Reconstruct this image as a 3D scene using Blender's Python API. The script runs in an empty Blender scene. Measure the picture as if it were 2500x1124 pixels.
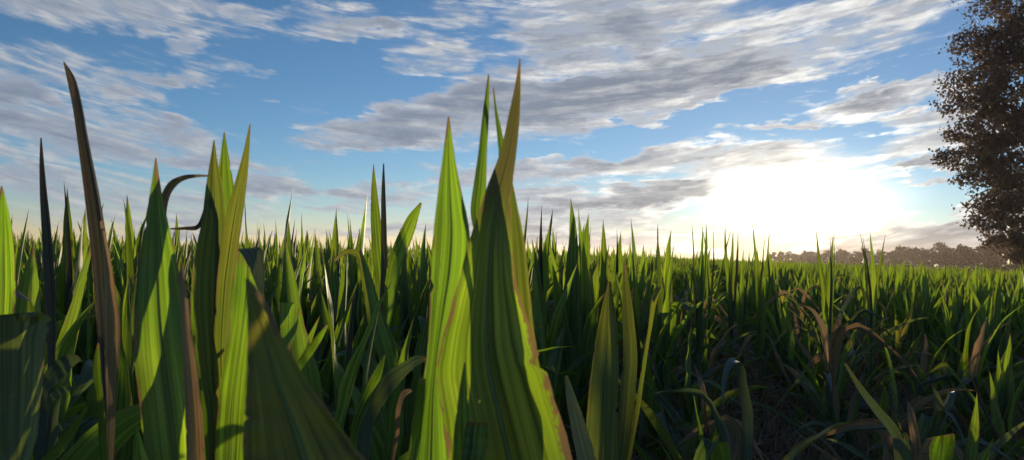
import bpy, math, random
import numpy as np
from mathutils import Vector, Matrix

scene = bpy.context.scene
col = scene.collection
RNG = np.random.default_rng(7)
random.seed(7)
R = math.radians

# ------------------------------------------------------------------ camera
F_PX = 1853.0                      # focal length in pixels of the 2500 px wide photograph
CAM = Vector((0.0, 0.0, 1.35))
PITCH, ROLL = R(1.85), R(1.3)
_f = Vector((0, math.cos(PITCH), math.sin(PITCH)))
_r0 = Vector((1, 0, 0))
_u0 = _r0.cross(_f)
_r = _r0 * math.cos(ROLL) + _u0 * math.sin(ROLL)
_u = _u0 * math.cos(ROLL) - _r0 * math.sin(ROLL)

def ray(px, py):
    """direction of a photograph pixel, unit length along the viewing axis"""
    return _f + _r * ((px - 1250.0) / F_PX) - _u * ((py - 562.0) / F_PX)

def at(px, py, d):
    return CAM + ray(px, py) * d

def azel(px, py):
    v = ray(px, py)
    return math.atan2(v.x, v.y), math.atan2(v.z, math.hypot(v.x, v.y))

cam_data = bpy.data.cameras.new('camera')
cam_data.sensor_width = 36.0
cam_data.lens = 36.0 * F_PX / 2500.0
cam_data.clip_start = 0.02
cam_data.clip_end = 6000.0
cam_data.dof.use_dof = True
cam_data.dof.focus_distance = 2.6
cam_data.dof.aperture_fstop = 11.0
cam = bpy.data.objects.new('camera', cam_data)
col.objects.link(cam)
m = Matrix((_r, _u, -_f)).transposed().to_4x4()
m.translation = CAM
cam.matrix_world = m
scene.camera = cam

# ------------------------------------------------------------------ view
scene.view_settings.view_transform = 'Standard'
scene.view_settings.look = 'None'
scene.view_settings.exposure = 0.85
scene.view_settings.gamma = 1.0
scene.view_settings.use_curve_mapping = False
scene.cycles.use_denoising = True
scene.cycles.max_bounces = 10
scene.cycles.transmission_bounces = 8
scene.cycles.volume_bounces = 1
scene.cycles.sample_clamp_indirect = 4.0
scene.cycles.caustics_reflective = False
scene.cycles.caustics_refractive = False

# ------------------------------------------------------------------ sun
SUN_AZ, SUN_EL = R(19.8), R(2.9)
SUN_DIR = Vector((math.sin(SUN_AZ) * math.cos(SUN_EL), math.cos(SUN_AZ) * math.cos(SUN_EL), math.sin(SUN_EL)))
sl = bpy.data.lights.new('sun', 'SUN')
sl.energy = 2.4
sl.angle = R(0.6)
sl.color = (1.0, 0.80, 0.52)
sun = bpy.data.objects.new('sun', sl)
col.objects.link(sun)
sun.rotation_euler = (-SUN_DIR).to_track_quat('-Z', 'Y').to_euler()
sun.location = (20, 50, 40)

# ------------------------------------------------------------------ node helper
class NT:
    def __init__(self, tree):
        self.t = tree
    def new(self, kind, **kw):
        n = self.t.nodes.new(kind)
        for k, v in kw.items():
            setattr(n, k, v)
        return n
    def put(self, sock, v):
        if isinstance(v, bpy.types.NodeSocket):
            self.t.links.new(v, sock)
        elif v is not None:
            if sock.type == 'RGBA' and len(v) == 3:
                v = (*v, 1.0)
            sock.default_value = v
    def m(self, op, a, b=None, c=None, clamp=False):
        n = self.new('ShaderNodeMath', operation=op, use_clamp=clamp)
        self.put(n.inputs[0], a)
        if b is not None: self.put(n.inputs[1], b)
        if c is not None: self.put(n.inputs[2], c)
        return n.outputs[0]
    def v(self, op, a, b=None, s=None):
        n = self.new('ShaderNodeVectorMath', operation=op)
        self.put(n.inputs[0], a)
        if b is not None: self.put(n.inputs[1], b)
        if s is not None: self.put(n.inputs['Scale'], s)
        return n.outputs['Value'] if op in ('LENGTH', 'DOT_PRODUCT', 'DISTANCE') else n.outputs[0]
    def xyz(self, x, y, z):
        n = self.new('ShaderNodeCombineXYZ')
        for i, q in enumerate((x, y, z)): self.put(n.inputs[i], q)
        return n.outputs[0]
    def sep(self, v):
        n = self.new('ShaderNodeSeparateXYZ'); self.put(n.inputs[0], v)
        return n.outputs
    def ss(self, v, lo, hi, a=0.0, b=1.0):
        n = self.new('ShaderNodeMapRange', interpolation_type='SMOOTHSTEP')
        for i, q in enumerate((v, lo, hi, a, b)): self.put(n.inputs[i], q)
        return n.outputs[0]
    def lin(self, v, lo, hi, a=0.0, b=1.0):
        n = self.new('ShaderNodeMapRange', clamp=True)
        for i, q in enumerate((v, lo, hi, a, b)): self.put(n.inputs[i], q)
        return n.outputs[0]
    def mix(self, f, a, b, mode='MIX'):
        n = self.new('ShaderNodeMix', data_type='RGBA', blend_type=mode)
        n.clamp_factor = True
        self.put(n.inputs[0], f); self.put(n.inputs[6], a); self.put(n.inputs[7], b)
        return n.outputs[2]
    def noise(self, vec, scale, detail=4.0, rough=0.55, dist=0.0, dim='3D'):
        n = self.new('ShaderNodeTexNoise', noise_dimensions=dim)
        self.put(n.inputs['Vector'], vec)
        n.inputs['Scale'].default_value = scale
        n.inputs['Detail'].default_value = detail
        n.inputs['Roughness'].default_value = rough
        n.inputs['Distortion'].default_value = dist
        return n.outputs['Fac']
    def vscale(self, c, s):
        return self.v('SCALE', c, s=s)

# ------------------------------------------------------------------ sky
world = bpy.data.worlds.new('World')
scene.world = world
world.use_nodes = True
world.cycles.sampling_method = 'MANUAL'
world.cycles.sample_map_resolution = 256
wt = world.node_tree
wt.nodes.clear()

# cloud banks seen in the evening sky: centre, half length, half width, tilt, weight (converted to azimuth / elevation)
BANKS = [
    (300, 25, 520, 70, -4, .60), (880, 72, 230, 26, 7, .55), (640, 35, 330, 40, -3, .42), (462, 100, 75, 46, -20, .55),
    (20, 235, 130, 95, -8, .60), (100, 150, 330, 90, 0, .30), (430, 200, 300, 42, 13, .52),
    (180, 340, 340, 95, -13, .62), (420, 345, 290, 48, -15, .60), (200, 460, 520, 85, 0, .40), (560, 395, 130, 26, -6, .5),
    (725, 258, 95, 24, 3, .55), (690, 188, 60, 16, 0, .38), (1060, 142, 175, 44, 6, .55), (1130, 30, 160, 40, 8, .34),
    (990, 290, 300, 66, 10, .72), (850, 350, 150, 34, 7, .62), (1380, 235, 430, 95, 8, .80), (1800, 150, 430, 80, 13, .78),
    (1560, 60, 430, 80, 4, .60), (2080, 60, 400, 80, 8, .58), (1650, 262, 480, 20, 13.5, .60), (1900, 155, 330, 22, 10, .5),
    (2230, 200, 340, 16, 8, .5), (1380, 335, 210, 34, 6, .5),
    (2140, 250, 260, 36, 10, .68), (2230, 300, 220, 34, 3, .60), (1900, 305, 200, 16, 4, .55), (2260, 225, 180, 22, 12, .5),
    (1250, 420, 330, 40, 4, .52), (1560, 400, 350, 34, 6, .50), (1850, 395, 420, 65, 2, .42), (2300, 350, 260, 40, 3, .5),
    (1600, 470, 250, 36, 7, .85), (1330, 480, 250, 26, 2, .5), (1300, 540, 420, 34, 1, .48), (2290, 402, 170, 18, 3, .72), (2330, 437, 200, 14, 2, .6),
    (2420, 570, 420, 80, 4, 1.0), (2150, 600, 330, 40, 6, .75), (1500, 592, 520, 24, 1, .50), (870, 505, 260, 22, 2, .48), (640, 455, 160, 30, -4, .45),
    (950, 470, 220, 26, 2, .46), (700, 560, 640, 22, 0, .42), (300, 520, 520, 30, -1, .46), (120, 430, 300, 40, -4, .48), (1100, 555, 300, 20, 1, .45),
]
CLEAR = [
    (850, 215, 330, 75, 5, .45), (560, 270, 230, 40, -18, .5), (700, 130, 220, 42, 10, .35), (1560, 330, 400, 30, 9, .45), (930, 420, 230, 50, 3, .25),
    (1180, 105, 120, 30, 5, .25), (2150, 190, 260, 20, 12, .35), (1350, 180, 200, 14, 8, .30), (1980, 330, 330, 18, 4, .3), (2270, 480, 260, 30, 4, .40),
    (1270, 378, 260, 14, 6, .3),
]

def angles(t, d):
    x, y, z = t.sep(d)
    h = t.m('MAXIMUM', t.m('SQRT', t.m('ADD', t.m('MULTIPLY', x, x), t.m('MULTIPLY', y, y))), 1e-4)
    az = t.m('ARCTAN2', x, y)
    el = t.m('ARCTAN2', z, h)
    el2 = t.m('SUBTRACT', el, t.m('MULTIPLY', t.m('MULTIPLY', az, az), 0.17))   # bands run in gentle curves
    return t.m('DIVIDE', x, h), t.m('DIVIDE', y, h), az, el, el2

def cloud_noise(t, d):
    cx, cy, az, el, el2 = angles(t, d)
    mid = t.noise(t.xyz(cx, cy, t.m('MULTIPLY', el2, 7.0)), 9.0, 7.0, 0.585, 0.5)
    fine = t.noise(t.xyz(cx, cy, t.m('MULTIPLY', el2, 2.8)), 48.0, 3.0, 0.6)
    return t.m('ADD', t.m('MULTIPLY', t.m('SUBTRACT', mid, 0.5), 1.45), t.m('MULTIPLY', t.m('SUBTRACT', fine, 0.5), 0.32))

def cloud_banks(t, d):
    cx, cy, az, el, el2 = angles(t, d)
    band = t.xyz(cx, cy, t.m('MULTIPLY', el2, 3.2))
    big = t.noise(band, 5.0, 2.0, 0.5, 0.4)
    wx = t.m('ADD', az, t.m('MULTIPLY', t.m('SUBTRACT', t.noise(band, 9.0, 3.0, 0.6), 0.5), 0.20))
    wy = t.m('ADD', el, t.m('MULTIPLY', t.m('SUBTRACT', t.noise(t.v('ADD', band, (7.3, 1.1, 4.2)), 13.0, 4.0, 0.6), 0.5), 0.075))
    acc = None
    prev = 0.0                     # each bank waits for the one before it, which keeps the shader's stack small
    for lst, sgn in ((BANKS, 1), (CLEAR, -1)):
        part = None
        for (cx, cy, a, b, ang, wgt) in lst:
            ca, ce = azel(cx, cy)
            a2, e2 = azel(cx + 5 * math.cos(R(ang)), cy - 5 * math.sin(R(ang)))
            rot = math.atan2(e2 - ce, a2 - ca)
            k = math.hypot(e2 - ce, a2 - ca) / 5.0
            mp = t.new('ShaderNodeMapping', vector_type='TEXTURE')
            t.put(mp.inputs['Vector'], t.xyz(wx, wy, prev))
            mp.inputs['Location'].default_value = (ca, ce, 0)
            mp.inputs['Rotation'].default_value = (0, 0, rot)
            mp.inputs['Scale'].default_value = (a * k * 1.15, b * k * 1.35, 1e6)
            f = t.ss(t.v('LENGTH', mp.outputs[0]), 0.25, 1.1, wgt, 0.0)
            part = f if part is None else t.m('MAXIMUM', part, f)
            prev = part
        acc = part if sgn > 0 else t.m('SUBTRACT', acc, part)
    return t.m('ADD', t.m('SUBTRACT', acc, COVER), t.m('MULTIPLY', t.m('SUBTRACT', big, 0.5), 0.9))

def build_sky():
    t = NT(wt)
    tc = t.new('ShaderNodeTexCoord')
    d = t.v('NORMALIZE', tc.outputs['Generated'])
    sky = t.new('ShaderNodeTexSky', sky_type='NISHITA')
    sky.sun_disc = False
    sky.sun_elevation = SUN_EL
    sky.sun_rotation = SUN_AZ
    sky.altitude = 100.0
    sky.air_density = 0.7
    sky.dust_density = 0.0
    sky.ozone_density = 4.0
    # never sample the black below the horizon
    x, y, z = t.sep(d)
    dd = t.xyz(x, y, t.m('MAXIMUM', z, 0.012))
    t.put(sky.inputs['Vector'], dd)
    base = t.v('MULTIPLY', sky.outputs[0], SKY_TINT)
    cosang = t.v('DOT_PRODUCT', d, tuple(SUN_DIR))
    ang = t.m('MULTIPLY', t.m('ARCCOSINE', t.m('MINIMUM', cosang, 0.99999)), 180 / math.pi)
    n0 = cloud_noise(t, d)
    d0 = t.m('ADD', cloud_banks(t, d), n0)
    tosun = t.v('NORMALIZE', t.v('SUBTRACT', tuple(SUN_DIR), d))
    n1 = cloud_noise(t, t.v('NORMALIZE', t.v('ADD', d, t.v('SCALE', tosun, s=t.m('MULTIPLY_ADD', d0, 1e-6, 0.020)))))
    cover = t.ss(d0, -0.18, 0.38)
    thick = t.ss(d0, 0.05, 0.70)
    rim = t.m('ADD', t.m('MULTIPLY', t.m('SUBTRACT', n0, n1), 2.0), 0.09, clamp=True)
    near = t.m('EXPONENT', t.m('MULTIPLY', ang, -1 / 10.0))          # forward scattering towards the sun
    # the veil of thin cloud round the sun glows wider than it is high
    sx, sy, s_az, s_el, s_el2 = angles(t, d)
    gx = t.m('DIVIDE', t.m('SUBTRACT', s_az, GLOW_AZ), R(5.0))
    gy = t.m('DIVIDE', t.m('SUBTRACT', s_el, GLOW_EL), R(2.2))
    g2 = t.m('ADD', t.m('MULTIPLY', gx, gx), t.m('MULTIPLY', gy, gy))
    g2 = t.m('ADD', g2, t.m('MULTIPLY', n0, -0.8))
    core = t.m('EXPONENT', t.m('MULTIPLY', g2, -1.0))
    shade = t.vscale(t.mix(near, SHADE_FAR, SHADE_NEAR), t.m('SUBTRACT', 1.1, t.m('MULTIPLY', thick, 0.28)))
    lit_s = t.m('ADD', 0.41, t.m('MULTIPLY', near, 1.5))
    lit = t.vscale(t.mix(near, (0.96, 0.94, 0.89), (1.0, 0.94, 0.80)), lit_s)
    thin = t.m('SUBTRACT', 1.0, thick)
    f_lit = t.m('ADD', t.m('MULTIPLY', rim, t.m('ADD', 0.32, t.m('MULTIPLY', thin, 0.68))), t.m('MULTIPLY', thin, 0.22), clamp=True)
    # clouds away from the sun, mostly out of view, brightened as added fill
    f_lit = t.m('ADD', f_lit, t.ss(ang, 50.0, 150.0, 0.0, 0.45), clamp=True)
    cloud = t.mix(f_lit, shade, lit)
    # clouds are in picture units, the sky texture is physically bright: bring both to the scale of strength 0.15
    cloud = t.vscale(cloud, 1 / 0.15)
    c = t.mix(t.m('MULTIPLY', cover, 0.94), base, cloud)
    warm = t.mix(t.ss(s_el, R(0.3), R(4.5)), (1.0, 0.74, 0.36), (1.0, 0.90, 0.66))      # redder through the low air
    glow = t.vscale(warm, t.m('MULTIPLY', t.m('ADD', t.m('MULTIPLY', core, 7.0), t.m('MULTIPLY', near, 0.75)), t.m('SUBTRACT', 1.0, t.m('MULTIPLY', thick, 0.90))))
    c = t.v('ADD', c, glow)
    bg = t.new('ShaderNodeBackground')
    t.put(bg.inputs['Color'], c)
    bg.inputs['Strength'].default_value = 0.15
    out = t.new('ShaderNodeOutputWorld')
    wt.links.new(bg.outputs[0], out.inputs['Surface'])

COVER = 0.20
GLOW_AZ, GLOW_EL = azel(1945, 490)
SKY_TINT = (1.56, 0.93, 0.70)
SHADE_FAR = (0.135, 0.17, 0.23)
SHADE_NEAR = (0.18, 0.17, 0.165)
build_sky()

# ------------------------------------------------------------------ helpers
def tag(o, label=None, cat=None, group=None, kind=None):
    if label: o['label'] = label
    if cat: o['category'] = cat
    if group: o['group'] = group
    if kind: o['kind'] = kind
    return o

def mesh_from(name, V, F, UV=None, smooth=True, mat=None):
    me = bpy.data.meshes.new(name)
    me.from_pydata([tuple(map(float, v)) for v in V], [], [tuple(map(int, f)) for f in F])
    if UV is not None:
        lay = me.uv_layers.new(name='UVMap')
        idx = np.empty(len(me.loops), dtype=np.int32)
        me.loops.foreach_get('vertex_index', idx)
        lay.data.foreach_set('uv', np.asarray(UV, dtype=np.float32)[idx].ravel())
    if smooth:
        me.polygons.foreach_set('use_smooth', np.ones(len(me.polygons), dtype=bool))
    if mat is not None:
        me.materials.append(mat)
    me.update()
    return me

def big_mesh(name, V, Q, UV=None, mat=None, smooth=True):
    """quads only, numpy arrays"""
    me = bpy.data.meshes.new(name)
    V = np.asarray(V, np.float32); Q = np.asarray(Q, np.int32)
    me.vertices.add(len(V)); me.vertices.foreach_set('co', V.ravel())
    me.loops.add(Q.size); me.loops.foreach_set('vertex_index', Q.ravel())
    me.polygons.add(len(Q))
    me.polygons.foreach_set('loop_start', np.arange(0, Q.size, Q.shape[1], dtype=np.int32))
    me.polygons.foreach_set('loop_total', np.full(len(Q), Q.shape[1], dtype=np.int32))
    me.polygons.foreach_set('use_smooth', np.full(len(Q), smooth, dtype=bool))
    if UV is not None:
        lay = me.uv_layers.new(name='UVMap')
        lay.data.foreach_set('uv', np.asarray(UV, np.float32)[Q.ravel()].ravel())
    if mat is not None: me.materials.append(mat)
    me.update(calc_edges=True)
    me.validate()
    return me

def link(name, me, parent=None):
    o = bpy.data.objects.new(name, me)
    col.objects.link(o)
    if parent is not None: o.parent = parent
    return o

def material(name):
    m_ = bpy.data.materials.new(name)
    m_.use_nodes = True
    m_.node_tree.nodes.clear()
    return m_, NT(m_.node_tree)

def finish(t, shader, disp=None):
    o = t.new('ShaderNodeOutputMaterial')
    t.t.links.new(shader, o.inputs['Surface'])

def sstep(x, a, b):
    q = np.clip((np.asarray(x, float) - a) / (b - a), 0, 1)
    return q * q * (3 - 2 * q)

def ground_z(x, y):
    """the field falls away gently towards the far right"""
    return -5.5 * sstep(x, 15, 170) + 0.03 * np.sin(np.asarray(x) * 0.9 + 1.0) * np.sin(np.asarray(y) * 0.7)

# ------------------------------------------------------------------ materials
def leaf_material(name, green, back, stripe=1.0, dry=0.5, trans=0.5, dead=0.0, margin=0.97, spec=0.5, rough=0.34, browntip=0.0):
    mt, t = material(name)
    uv = t.new('ShaderNodeUVMap').outputs[0]
    oi = t.new('ShaderNodeObjectInfo').outputs['Random']
    u, v, _ = t.sep(uv)
    geo = t.new('ShaderNodeNewGeometry')
    pos = geo.outputs['Position']
    um = t.m('ABSOLUTE', t.m('SUBTRACT', u, 0.5))
    # veins: fine lines along the blade
    veins = t.noise(t.xyz(t.m('MULTIPLY', u, 26.0), t.m('ADD', t.m('MULTIPLY', v, 0.9), t.m('MULTIPLY', oi, 50)), 0.0), 1.0, 2.0, 0.6)
    rib_fold_shade = t.noise(t.xyz(t.m('MULTIPLY', u, 8.0), t.m('ADD', t.m('MULTIPLY', v, 0.7), t.m('MULTIPLY', oi, 30)), 3.0), 1.0, 2.0, 0.5)  # broad ribs, their dark stripes also standing in for shade of folds
    blot = t.noise(pos, 9.0, 3.0, 0.6)
    hair = t.noise(t.xyz(t.m('MULTIPLY', u, 75.0), t.m('MULTIPLY', v, 1.5), t.m('MULTIPLY', oi, 9)), 1.0, 1.0, 0.5)
    veins = t.m('ADD', t.m('MULTIPLY', veins, 0.6), t.m('MULTIPLY', hair, 0.4))
    lightness = t.m('ADD', t.m('MULTIPLY', t.m('SUBTRACT', veins, 0.5), 2.6 * stripe), t.m('MULTIPLY', t.m('SUBTRACT', rib_fold_shade, 0.5), 2.6 * stripe))
    lightness = t.m('MAXIMUM', t.m('ADD', lightness, 1.0), 0.25)
    lightness = t.m('MULTIPLY', lightness, t.m('ADD', 0.72, t.m('MULTIPLY', oi, 0.5)))
    lightness = t.m('MULTIPLY', lightness, t.m('ADD', 0.8, t.m('MULTIPLY', blot, 0.4)))
    g1 = t.vscale(green, lightness)
    b1 = t.vscale(back, lightness)
    hue = t.ss(t.noise(t.xyz(t.m('MULTIPLY', oi, 40), t.m('MULTIPLY', v, 2.0), 1.0), 1.3, 2.0), 0.35, 0.75)
    b1 = t.mix(t.m('MULTIPLY', hue, 0.55), b1, t.v('MULTIPLY', b1, (1.55, 1.08, 0.6)))
    g1 = t.mix(t.m('MULTIPLY', hue, 0.4), g1, t.v('MULTIPLY', g1, (1.3, 1.05, 0.7)))
    # yellowed and browned spots
    spot = t.noise(t.xyz(t.m('MULTIPLY', u, 3.0), t.m('MULTIPLY', v, 14.0), t.m('MULTIPLY', oi, 61)), 2.2, 4.0, 0.7)
    sp = t.m('MULTIPLY', t.ss(spot, 0.60, 0.74), 0.7)
    g1 = t.mix(sp, g1, (0.15, 0.115, 0.04)); b1 = t.mix(sp, b1, (0.33, 0.28, 0.03))
    # pale midrib
    rib = t.m('MULTIPLY', t.ss(um, 0.045, 0.018), t.ss(v, 1.0, 0.45))
    g1 = t.mix(t.m('MULTIPLY', rib, 0.7), g1, (0.16, 0.22, 0.07))
    b1 = t.mix(t.m('MULTIPLY', rib, 0.75), b1, (0.14, 0.20, 0.035))
    if browntip > 0:
        bt = t.ss(t.m('ADD', v, t.m('MULTIPLY', t.m('SUBTRACT', rib_fold_shade, 0.5), 0.35)), browntip - 0.1, browntip + 0.1)
        g1 = t.mix(t.m('MULTIPLY', bt, 0.9), g1, (0.075, 0.055, 0.045)); b1 = t.mix(t.m('MULTIPLY', bt, 0.85), b1, (0.13, 0.085, 0.03))
    # dried margins and tips
    en = t.noise(t.xyz(t.m('MULTIPLY', u, 2.0), t.m('MULTIPLY', v, 8.0), t.m('MULTIPLY', oi, 77)), 1.0, 6.0, 0.7)
    edge = t.ss(t.m('ADD', t.m('MULTIPLY', um, 2.0), t.m('MULTIPLY', t.m('SUBTRACT', en, 0.5), 0.85)), margin, margin + 0.05)
    tip = t.ss(t.m('ADD', v, t.m('MULTIPLY', t.m('SUBTRACT', en, 0.5), 0.5)), 0.93, 1.0)
    dryf = t.m('MULTIPLY', t.m('MAXIMUM', edge, tip), dry, clamp=True)
    if dead > 0:
        dryf = t.m('MAXIMUM', dryf, t.m('MULTIPLY', t.ss(t.m('ADD', en, t.m('MULTIPLY', v, 0.25)), 0.62 - 0.4 * dead, 0.85 - 0.4 * dead), min(1.0, dead * 1.2)))
    tan = t.mix(blot, (0.30, 0.20, 0.095), (0.16, 0.095, 0.05))
    g1 = t.mix(dryf, g1, tan)
    b1 = t.mix(dryf, b1, (0.34, 0.21, 0.08))
    bump = t.new('ShaderNodeBump')
    bump.inputs['Strength'].default_value = 0.35
    bump.inputs['Distance'].default_value = 0.0012
    t.put(bump.inputs['Height'], t.m('ADD', veins, rib_fold_shade))
    p = t.new('ShaderNodeBsdfPrincipled')
    t.put(p.inputs['Base Color'], g1)
    t.put(p.inputs['Roughness'], t.m('ADD', rough, t.m('MULTIPLY', blot, 0.25)))
    p.inputs['Specular IOR Level'].default_value = spec
    t.put(p.inputs['Normal'], bump.outputs[0])
    tr = t.new('ShaderNodeBsdfTranslucent')
    t.put(tr.inputs['Color'], b1)
    t.put(tr.inputs['Normal'], bump.outputs[0])
    mx = t.new('ShaderNodeMixShader')
    mx.inputs[0].default_value = trans
    t.t.links.new(p.outputs[0], mx.inputs[1]); t.t.links.new(tr.outputs[0], mx.inputs[2])
    finish(t, mx.outputs[0])
    return mt

GREEN, BACK = (0.082, 0.125, 0.074), (0.25, 0.42, 0.014)
M_LEAF = leaf_material('corn_leaf', GREEN, BACK, 0.9, 0.85, 0.5, margin=0.94)
M_HERO = leaf_material('corn_leaf_near', GREEN, (0.25, 0.47, 0.012), 1.2, 1.0, 0.5, margin=0.915)
M_DULL = leaf_material('corn_leaf_shaded_olive', (0.100, 0.124, 0.066), (0.22, 0.29, 0.02), 0.8, 0.7, 0.42, margin=0.93)  # duller leaf copy for blades in shade, the shade put into its colour
M_ROLL = leaf_material('rolled_corn_leaf', (0.080, 0.074, 0.064), (0.09, 0.075, 0.03), 0.9, 0.9, 0.15, margin=0.90, spec=0.2, rough=0.5)
M_BLUE = leaf_material('corn_leaf_skylit_blue_green', (0.085, 0.112, 0.100), (0.16, 0.24, 0.03), 0.6, 0.6, 0.16, spec=0.5, rough=0.36)  # sky reflection on shaded arching leaves put into the base colour
M_OLIVE = leaf_material('corn_leaf_olive', (0.12, 0.135, 0.042), (0.36, 0.38, 0.04), 0.7, 0.9, 0.5, margin=0.93)
M_UMBER = leaf_material('corn_leaf_browned', (0.115, 0.100, 0.055), (0.25, 0.41, 0.012), 1.1, 1.0, 0.5, margin=0.92, browntip=0.66)
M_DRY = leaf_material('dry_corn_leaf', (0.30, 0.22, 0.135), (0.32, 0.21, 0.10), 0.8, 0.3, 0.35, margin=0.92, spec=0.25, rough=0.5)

def plain(name, c, rough=0.8, var=0.3, scale=8.0):
    mt, t = material(name)
    geo = t.new('ShaderNodeNewGeometry')
    n = t.noise(geo.outputs['Position'], scale, 5.0, 0.6)
    p = t.new('ShaderNodeBsdfPrincipled')
    t.put(p.inputs['Base Color'], t.vscale(c, t.m('ADD', 1.0 - var, t.m('MULTIPLY', n, 2 * var))))
    p.inputs['Roughness'].default_value = rough
    p.inputs['Specular IOR Level'].default_value = 0.25
    finish(t, p.outputs[0])
    return mt

M_VEIL_GRASS = leaf_material('veil_brown_grass', (0.52, 0.385, 0.30), (0.30, 0.20, 0.09), 0.6, 0.2, 0.3, spec=0.25, rough=0.5)  # pale brown stands in for the warm veil of light at lower right
M_STALK = plain('corn_stalk', (0.075, 0.12, 0.035), 0.5, 0.3, 40)
M_BARK = plain('bark', (0.10, 0.075, 0.055), 0.9, 0.4, 5)
M_STEEL = plain('galvanised_steel', (0.45, 0.46, 0.47), 0.45, 0.1, 3)
M_TYRE = plain('tyre_rubber', (0.03, 0.03, 0.03), 0.9, 0.2, 9)

def tree_leaf_material(name, g, b):
    mt, t = material(name)
    geo = t.new('ShaderNodeNewGeometry')
    oi = t.new('ShaderNodeObjectInfo').outputs['Random']
    n = t.noise(geo.outputs['Position'], 0.9, 4.0, 0.6)
    s = t.m('MULTIPLY', t.m('ADD', 0.55, t.m('MULTIPLY', n, 0.9)), t.m('ADD', 0.75, t.m('MULTIPLY', oi, 0.5)))
    p = t.new('ShaderNodeBsdfPrincipled')
    t.put(p.inputs['Base Color'], t.vscale(g, s))
    p.inputs['Roughness'].default_value = 0.5
    p.inputs['Specular IOR Level'].default_value = 0.35
    tr = t.new('ShaderNodeBsdfTranslucent')
    t.put(tr.inputs['Color'], t.vscale(b, s))
    mx = t.new('ShaderNodeMixShader'); mx.inputs[0].default_value = 0.35
    t.t.links.new(p.outputs[0], mx.inputs[1]); t.t.links.new(tr.outputs[0], mx.inputs[2])
    finish(t, mx.outputs[0])
    return mt
M_POPLAR = tree_leaf_material('poplar_foliage', (0.105, 0.074, 0.072), (0.16, 0.11, 0.07))  # purplish tint stands in for the flare veil over the crown
M_WOOD = tree_leaf_material('woodland_foliage', (0.066, 0.046, 0.036), (0.09, 0.07, 0.03))  # reddened base colour stands in for the warm veil over the trees

# ------------------------------------------------------------------ ground
def soil_material():
    mt, t = material('field_soil')
    pos = t.new('ShaderNodeNewGeometry').outputs['Position']
    n1 = t.noise(pos, 1.4, 6.0, 0.65)
    n2 = t.noise(pos, 22.0, 6.0, 0.7)
    c = t.mix(n1, (0.24, 0.18, 0.14), (0.36, 0.28, 0.22))
    c = t.mix(t.ss(n2, 0.45, 0.75), c, (0.42, 0.335, 0.265))
    bump = t.new('ShaderNodeBump'); bump.inputs['Strength'].default_value = 0.9; bump.inputs['Distance'].default_value = 0.03
    t.put(bump.inputs['Height'], t.m('ADD', n1, n2))
    p = t.new('ShaderNodeBsdfPrincipled')
    t.put(p.inputs['Base Color'], c); p.inputs['Roughness'].default_value = 0.95
    t.put(p.inputs['Normal'], bump.outputs[0])
    finish(t, p.outputs[0])
    return mt

def axis_steps(far):
    a = [0.0]; s = 0.35
    while a[-1] < far:
        a.append(a[-1] + s); s *= 1.075
    a = np.array(a)
    return np.concatenate([-a[:0:-1], a])

gx = axis_steps(1500); gy = axis_steps(1500)
GX, GY = np.meshgrid(gx, gy, indexing='ij')
GZ = ground_z(GX, GY) + RNG.normal(0, 0.012, GX.shape) * (np.hypot(GX, GY) < 12)
nx_, ny_ = GX.shape
idx = np.arange(nx_ * ny_).reshape(nx_, ny_)
Q = np.stack([idx[:-1, :-1], idx[1:, :-1], idx[1:, 1:], idx[:-1, 1:]], -1).reshape(-1, 4)
ground = link('ground', big_mesh('ground', np.stack([GX, GY, GZ], -1).reshape(-1, 3), Q, mat=soil_material()))
tag(ground, 'brown field soil between the corn plants', kind='structure')

# pale grass verge along the foot of the far wood
WOOD = [(1780, 900), (1900, 760), (2050, 640), (2200, 540), (2350, 450), (2500, 390), (2680, 350), (2900, 330)]   # photo column, metres away
def wood_line(px):
    d = np.interp(px, [w[0] for w in WOOD], [w[1] for w in WOOD])
    v = ray(px, 640); k = d / math.hypot(v.x, v.y)
    return v.x * k, v.y * k
V = []; F = []
for i, px in enumerate(np.linspace(1790, 2880, 30)):
    x, y = wood_line(px); L = math.hypot(x, y)
    for k in (-26.0, 4.0):
        xx, yy = x * (1 + k / L), y * (1 + k / L)
        V.append((xx, yy, float(ground_z(xx, yy)) + 0.25))
    if i: F.append((2 * i - 2, 2 * i - 1, 2 * i + 1, 2 * i))
verge = link('grass_verge', mesh_from('grass_verge', V, F, mat=plain('dry_verge_grass', (0.30, 0.25, 0.13), 0.95, 0.3, 0.6)))
tag(verge, 'strip of pale dry grass along the foot of the far wood', kind='structure')

# ------------------------------------------------------------------ trees
def tube(pts, rad, n=7):
    pts = [Vector(p) for p in pts]
    V = []; F = []
    for i, p in enumerate(pts):
        a = pts[max(0, i - 1)]; b = pts[min(len(pts) - 1, i + 1)]
        z = (b - a).normalized()
        x = z.orthogonal().normalized() if abs(z.z) < 0.9 else Vector((1, 0, 0))
        x = (x - z * x.dot(z)).normalized(); y = z.cross(x)
        for k in range(n):
            t_ = 2 * math.pi * k / n
            V.append(p + (x * math.cos(t_) + y * math.sin(t_)) * rad[i])
    for i in range(len(pts) - 1):
        for k in range(n):
            F.append((i * n + k, i * n + (k + 1) % n, (i + 1) * n + (k + 1) % n, (i + 1) * n + k))
    F.append(tuple(range(n - 1, -1, -1)))
    F.append(tuple((len(pts) - 1) * n + k for k in range(n)))
    return V, F

def merge(parts):
    V = []; F = []
    for v, f in parts:
        o = len(V); V += list(v); F += [tuple(i + o for i in q) for q in f]
    return V, F

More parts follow.
